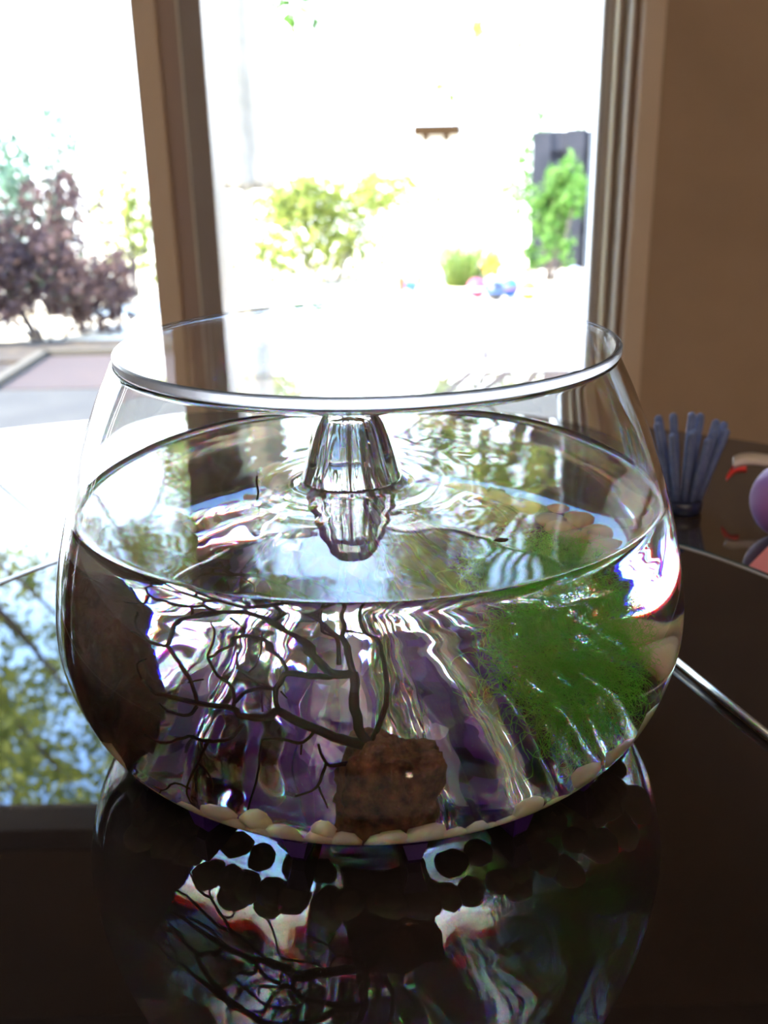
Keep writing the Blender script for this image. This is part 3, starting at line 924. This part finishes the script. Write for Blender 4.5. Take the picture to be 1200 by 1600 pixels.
fence = empty('board_fence', (0, 8.9, GZ), label='dark grey weathered board fence at the right of the garden', cat='fence')
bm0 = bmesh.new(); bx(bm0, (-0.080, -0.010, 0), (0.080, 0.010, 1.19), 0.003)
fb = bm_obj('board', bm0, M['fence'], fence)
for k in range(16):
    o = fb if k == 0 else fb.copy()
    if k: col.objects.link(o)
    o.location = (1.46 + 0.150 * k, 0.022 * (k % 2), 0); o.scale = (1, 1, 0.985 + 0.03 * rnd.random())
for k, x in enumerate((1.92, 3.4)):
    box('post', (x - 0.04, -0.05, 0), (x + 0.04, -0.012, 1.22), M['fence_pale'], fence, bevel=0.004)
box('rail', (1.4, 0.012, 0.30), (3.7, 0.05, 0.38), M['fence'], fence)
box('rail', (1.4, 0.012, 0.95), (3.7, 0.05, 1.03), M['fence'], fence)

def leaves_mesh(blobs, n, size, seed, m, name, parent=None, long=1.5, hollow=0.3):
    rr = random.Random(seed)
    V, F = [], []
    tot = sum(b[3] * b[4] * b[5] for b in blobs)
    for (cx, cy2, cz, rx, ry, rz) in blobs:
        k = max(3, int(n * rx * ry * rz / tot))
        for _ in range(k):
            d = Vector((rr.gauss(0, 1), rr.gauss(0, 1), rr.gauss(0, 1))).normalized()
            q = hollow + (1 - hollow) * rr.random() ** .6
            p = Vector((cx + d.x * rx * q, cy2 + d.y * ry * q, cz + d.z * rz * q))
            u = Vector((rr.gauss(0, 1), rr.gauss(0, 1), rr.gauss(0, 1))).normalized()
            w = u.orthogonal().normalized(); w = (Matrix.Rotation(rr.uniform(0, 6.3), 3, u) @ w)
            h = u.cross(w)
            s = size * rr.uniform(.6, 1.3)
            b = len(V)
            V += [p - u * s * long * .5, p + w * s * .32 + h * s * .08, p + u * s * long * .5, p - w * s * .32 + h * s * .08]
            F.append((b, b + 1, b + 2)); F.append((b, b + 2, b + 3))
    return mesh_obj(name, V, F, m, parent, smooth=False)

def bush(name, loc, w, d, h, n, size, seed, m, label, cat='bush', stems=True, group=None, nb=14, long=1.5):
    e = empty(name, loc, label=label, cat=cat, group=group)
    rr = random.Random(seed)
    blobs = []
    for _ in range(nb):
        x, y, z = rr.uniform(-.36, .36) * w, rr.uniform(-.36, .36) * d, rr.uniform(.12, .85) * h
        q = rr.uniform(.13, .26)
        blobs.append((x, y, z, w * q, d * q, h * q))
    leaves_mesh(blobs, n, size, seed, m, 'foliage', e, long)
    if stems:
        paths = []
        for b in blobs[:8]:
            paths.append((smooth_path([(b[0] * .2, b[1] * .2, 0.0), (b[0] * .6, b[1] * .6, b[2] * .5), (b[0], b[1], b[2])], 3), [0.012 * h * (1 - .08 * j) for j in range(7)]))
        V, F = tube_mesh(paths, 6)
        mesh_obj('stems', V, F, M['bark'], e)
    return e
def sc_(px_x, Y): return px_x
bush('shrub', (-2.05, 5.75, GZ), 1.05, 0.8, 0.95, 5200, 0.045, 31, M['leaf_d'], 'large purple brown shrub left of the window post', nb=20)
bush('climbing_shrub', (-2.30, 6.75, GZ + 0.0), 0.66, 0.5, 1.42, 2200, 0.05, 32, M['leaf_e'], 'taller blue green shrub behind the purple brown one', nb=16)
bush('thin_shrub', (-1.95, 7.6, GZ), 0.55, 0.4, 1.05, 700, 0.055, 33, M['leaf_a'], 'thin sparse shrub beside the left window post', nb=12)
bush('hedge', (-0.46, 8.2, GZ), 1.75, 0.8, 0.92, 3300, 0.060, 34, M['leaf_c'], 'leafy yellow green hedge bush in the middle of the garden', nb=24)
bush('fence_shrub', (1.44, 8.1, GZ), 0.50, 0.40, 1.05, 1000, 0.065, 35, M['leaf_g'], 'bright green shrub growing in front of the grey fence', nb=12)
# ornamental grass
og = empty('ornamental_grass', (0.70, 7.9, GZ), label='tuft of green ornamental grass behind the yellow flower', cat='grass tuft')
gr = random.Random(3); paths = []
for k in range(260):
    a, q, h = gr.uniform(0, 6.3), gr.random() ** .5 * .15, gr.uniform(.26, .46)
    x, y = q * math.cos(a), q * math.sin(a)
    lean = gr.uniform(.5, 1.8)
    paths.append(([(x, y, 0), (x * (1 + lean * .5), y * (1 + lean * .5), h * .6), (x * (1 + lean * 1.4), y * (1 + lean * 1.4), h)], [.005, .004, .001]))
V, F = tube_mesh(paths, 3)
mesh_obj('blades', V, F, M['grass'], og, kind='stuff')

# garden ornaments (all small and out of focus)
fl = empty('pinwheel_flower', (0.87, 7.35, GZ), label='yellow toy pinwheel flower on a stick before the grass tuft', cat='garden ornament')
box('stick', (-0.006, -0.006, 0), (0.006, 0.006, 0.21), M['white'], fl)
for k in range(6):
    a = k * PI / 3
    V, F = lathe([(0, -0.05), (0.030, -0.028), (0.038, 0.0), (0.030, 0.028), (0, 0.05)], 12)
    o = mesh_obj('petal', V, F, M['yellow_garden'], fl)
    o.location = (0.045 * math.cos(a), 0, 0.23 + 0.055 * math.sin(a)); o.scale = (1, .4, 1)
    o.rotation_euler = (0, PI / 2 - a, 0)
def toy_ball(name, loc, r, m, m2, label):
    e = empty(name, loc, label=label, cat='toy ball')
    V, F = lathe([(r * math.sin(PI * i / 12), r - r * math.cos(PI * i / 12)) for i in range(13)], 24)
    fix_normals(mesh_obj('ball', V, F, M[m], e))
    V, F = lathe([(r * 1.0, r * .9), (r * 1.02, r), (r * 1.0, r * 1.1), (r * .97, r)], 24, close=True)
    fix_normals(mesh_obj('band', V, F, M[m2], e))
toy_ball('toy_ball', (0.74, 7.2, GZ), 0.075, 'pink_garden', 'white', 'pink toy ball on the ground left of the black one')
toy_ball('toy_ball', (0.865, 7.05, GZ), 0.072, 'black', 'blue_garden', 'black toy ball between the pink and the blue ones')
toy_ball('toy_ball', (0.99, 7.2, GZ), 0.072, 'blue_garden', 'pink_garden', 'blue toy ball on the ground right of the black one')
toy_ball('toy_ball', (1.11, 7.05, GZ), 0.070, 'yellow_garden', 'white', 'yellow toy ball farthest right among the toy balls')
# small toy truck far left of the grass tuft
tr = empty('toy_truck', (0.24, 7.6, GZ), label='small orange and blue toy truck left of the grass tuft', cat='toy truck')
box('cab', (-0.09, -0.04, 0.02), (-0.03, 0.04, 0.12), M['orange_garden'], tr, bevel=0.01)
box('tray', (-0.03, -0.04, 0.02), (0.06, 0.04, 0.08), M['blue_garden'], tr, bevel=0.006)
box('bucket', (0.06, -0.035, 0.03), (0.10, 0.035, 0.13), M['yellow_garden'], tr, bevel=0.006)
for x in (-0.06, 0.03):
    V, F = tube_mesh([([(x, -0.05, 0.02), (x, 0.05, 0.02)], [0.02, 0.02])], 14)
    mesh_obj('wheel', V, F, M['black'], tr)
# white duck statue
dk = empty('duck_statue', (1.36, 6.6, GZ), label='white garden duck statue with orange beak near window frame', cat='statue')
V, F = lathe([(0, 0), (0.07, 0.005), (0.10, 0.05), (0.105, 0.10), (0.08, 0.16), (0.045, 0.20), (0.035, 0.23), (0, 0.24)], 28)
fix_normals(mesh_obj('body', V, F, M['white_garden'], dk))
V, F = lathe([(0.052 * math.sin(PI * i / 12), 0.24 - 0.052 * math.cos(PI * i / 12)) for i in range(13)], 24)
fix_normals(mesh_obj('head', V, F, M['white_garden'], dk))
V, F = tube_mesh([([(-0.03, -0.02, 0.235), (-0.08, -0.05, 0.228)], [0.016, 0.006])], 10)
mesh_obj('beak', V, F, M['orange_garden'], dk)
# closed patio umbrella
um = empty('closed_parasol', (-0.62, 4.5, GZ + 0.06), label='closed grey canvas parasol standing on the patio behind the window post', cat='parasol')
V, F = lathe([(0, 0.02), (0.22, 0.02), (0.22, 0.05), (0.05, 0.08), (0.03, 0.12), (0, 0.12)], 32)
fix_normals(mesh_obj('base', V, F, M['fence_pale'], um))
V, F = tube_mesh([([(0, 0, 0.1), (0, 0, 2.6)], [0.02, 0.02])], 14)
mesh_obj('pole', V, F, M['white'], um)
V, F = [], []
segs, lv = 64, 30
for i in range(lv + 1):
    z = 0.86 + 1.7 * i / lv
    for k in range(segs):
        a = 2 * PI * k / segs
        r = (0.105 - 0.04 * i / lv + 0.03 * math.exp(-i / 2.0)) * (1 + .10 * math.cos(8 * a + .4 * math.sin(i * .3))) * (1 if i < lv - 2 else .5)
        V.append((r * math.cos(a), r * math.sin(a), z))
for i in range(lv):
    for k in range(segs):
        k2 = (k + 1) % segs
        F.append((i * segs + k, i * segs + k2, (i + 1) * segs + k2, (i + 1) * segs + k))
F.append(tuple(reversed(range(segs)))); F.append(tuple(range(lv * segs, (lv + 1) * segs)))
mesh_obj('furled_canopy', V, F, M['canvas'], um)

# trees: seen directly as sprays at the top and mirrored in table and water
def tree_meshes(seed, m, h, w, n, size, nb, zlo=.58):
    rr = random.Random(seed)
    blobs, paths = [], []
    pts = smooth_path([(0, 0, 0), (rr.uniform(-.2, .2), 0, h * .3), (rr.uniform(-.4, .4), 0, h * .6), (0, 0, h * .85)], 5)
    paths.append((pts, [0.16 * h / 6 * (1 - .8 * i / (len(pts) - 1)) for i in range(len(pts))]))
    for _ in range(nb):
        a = rr.uniform(0, 6.3); q = rr.random() ** .5 * w
        z = h * rr.uniform(zlo, 1.05)
        q *= max(.35, 1 - abs(z / h - .68) * 1.2)
        c = Vector((q * math.cos(a), q * math.sin(a), z))
        s = rr.uniform(.35, .75) * w * .42
        blobs.append((c.x, c.y, c.z, s, s, s * .62))
        st = pts[int(len(pts) * min(.9, z / h * .62))]
        bp = smooth_path([st, (st + c) / 2 + Vector((rr.uniform(-.2, .2), rr.uniform(-.2, .2), rr.uniform(-.3, .1))), c], 4)
        paths.append((bp, [0.05 * h / 6 * (1 - .85 * i / (len(bp) - 1)) for i in range(len(bp))]))
    lm = leaves_mesh(blobs, n, size, seed, m, 'crown', None, 1.4, .1)
    V, F = tube_mesh(paths, 7)
    tm = mesh_obj('trunk', V, F, M['bark'])
    return lm, tm
def tree(proto, loc, rz, s, label):
    lm, tm = proto
    e = empty('tree', loc, rz, label, 'tree')
    for src in (lm, tm):
        if src.parent is None and not src.get('_used'):
            o = src; src['_used'] = 1
        else:
            o = src.copy(); col.objects.link(o)
        o.parent = e
    e.scale = (s, s, s)
    return e
pa = tree_meshes(51, M['leaf_a'], 6.7, 2.4, 17000, 0.085, 60)
pb = tree_meshes(52, M['leaf_b'], 7.0, 1.8, 22000, 0.085, 54)
pc = tree_meshes(53, M['leaf_a'], 6.2, 2.0, 13000, 0.080, 36, .44)
TREES = [(pa, (-7.9, 13.4, GZ), 0.3, 1.75, 'spreading yellow green tree beyond the wall, second from the left'),
         (pb, (-16.5, 14.4, GZ), 1.3, 1.60, 'dark green tree beyond the wall, leftmost of the row'),
         (pc, (2.4, 13.2, GZ), 0.9, 1.58, 'light green tree beyond the wall in the middle'),
         (pa, (9.6, 13.0, GZ), 4.1, 1.60, 'yellow green tree beyond the wall at the right'),
         (pc, (-3.4, 21.0, GZ), 2.2, 1.80, 'small light tree farthest back behind the window post'),
         (pb, (8.6, 22.5, GZ), 2.0, 2.3, 'tall dark green tree farthest back on the right')]
for p, loc, rz, s, lab in TREES:
    tree(p, loc, rz, s, lab)
for pro in (pa, pb, pc):
    for o in pro:
        if '_used' in o: del o['_used']
# near sprays of leaves hanging into the top of the view
def spray(loc, n, w, h, size, seed, m, label):
    e = empty('leafy_branch', loc, label=label, cat='branch')
    rr = random.Random(seed)
    blobs = [(rr.uniform(-.5, .5) * w, rr.uniform(-.2, .2) * w, rr.uniform(-.5, .5) * h, w * .22, w * .2, h * .22) for _ in range(6)]
    leaves_mesh(blobs, n, size, seed, m, 'leaves', e, 1.3, 0)
    paths = [(smooth_path([(b[0] * .1, 0, h * 1.6), (b[0] * .6, b[1] * .6, h * .5), (b[0], b[1], b[2])], 3), [.006] * 7) for b in blobs]
    V, F = tube_mesh(paths, 5)
    mesh_obj('twigs', V, F, M['bark'], e)
spray((0.86, 3.5, 0.66), 40, 0.10, 0.20, 0.06, 61, M['leaf_g'], 'bright green leaf spray hanging by the right window frame')
spray((-0.38, 5.0, 0.90), 60, 0.20, 0.22, 0.06, 62, M['leaf_g'], 'green leaf spray at top of the middle pane')
spray((0.70, 6.0, 0.72), 90, 0.7, 0.45, 0.06, 63, M['leaf_c'], 'pale hanging leaf spray high in the middle of the window')
bush('tall_shrub', (1.85, 9.75, GZ), 1.3, 0.6, 1.62, 1500, 0.07, 66, M['leaf_g'], 'green shrub behind the grey fence with its top showing above')
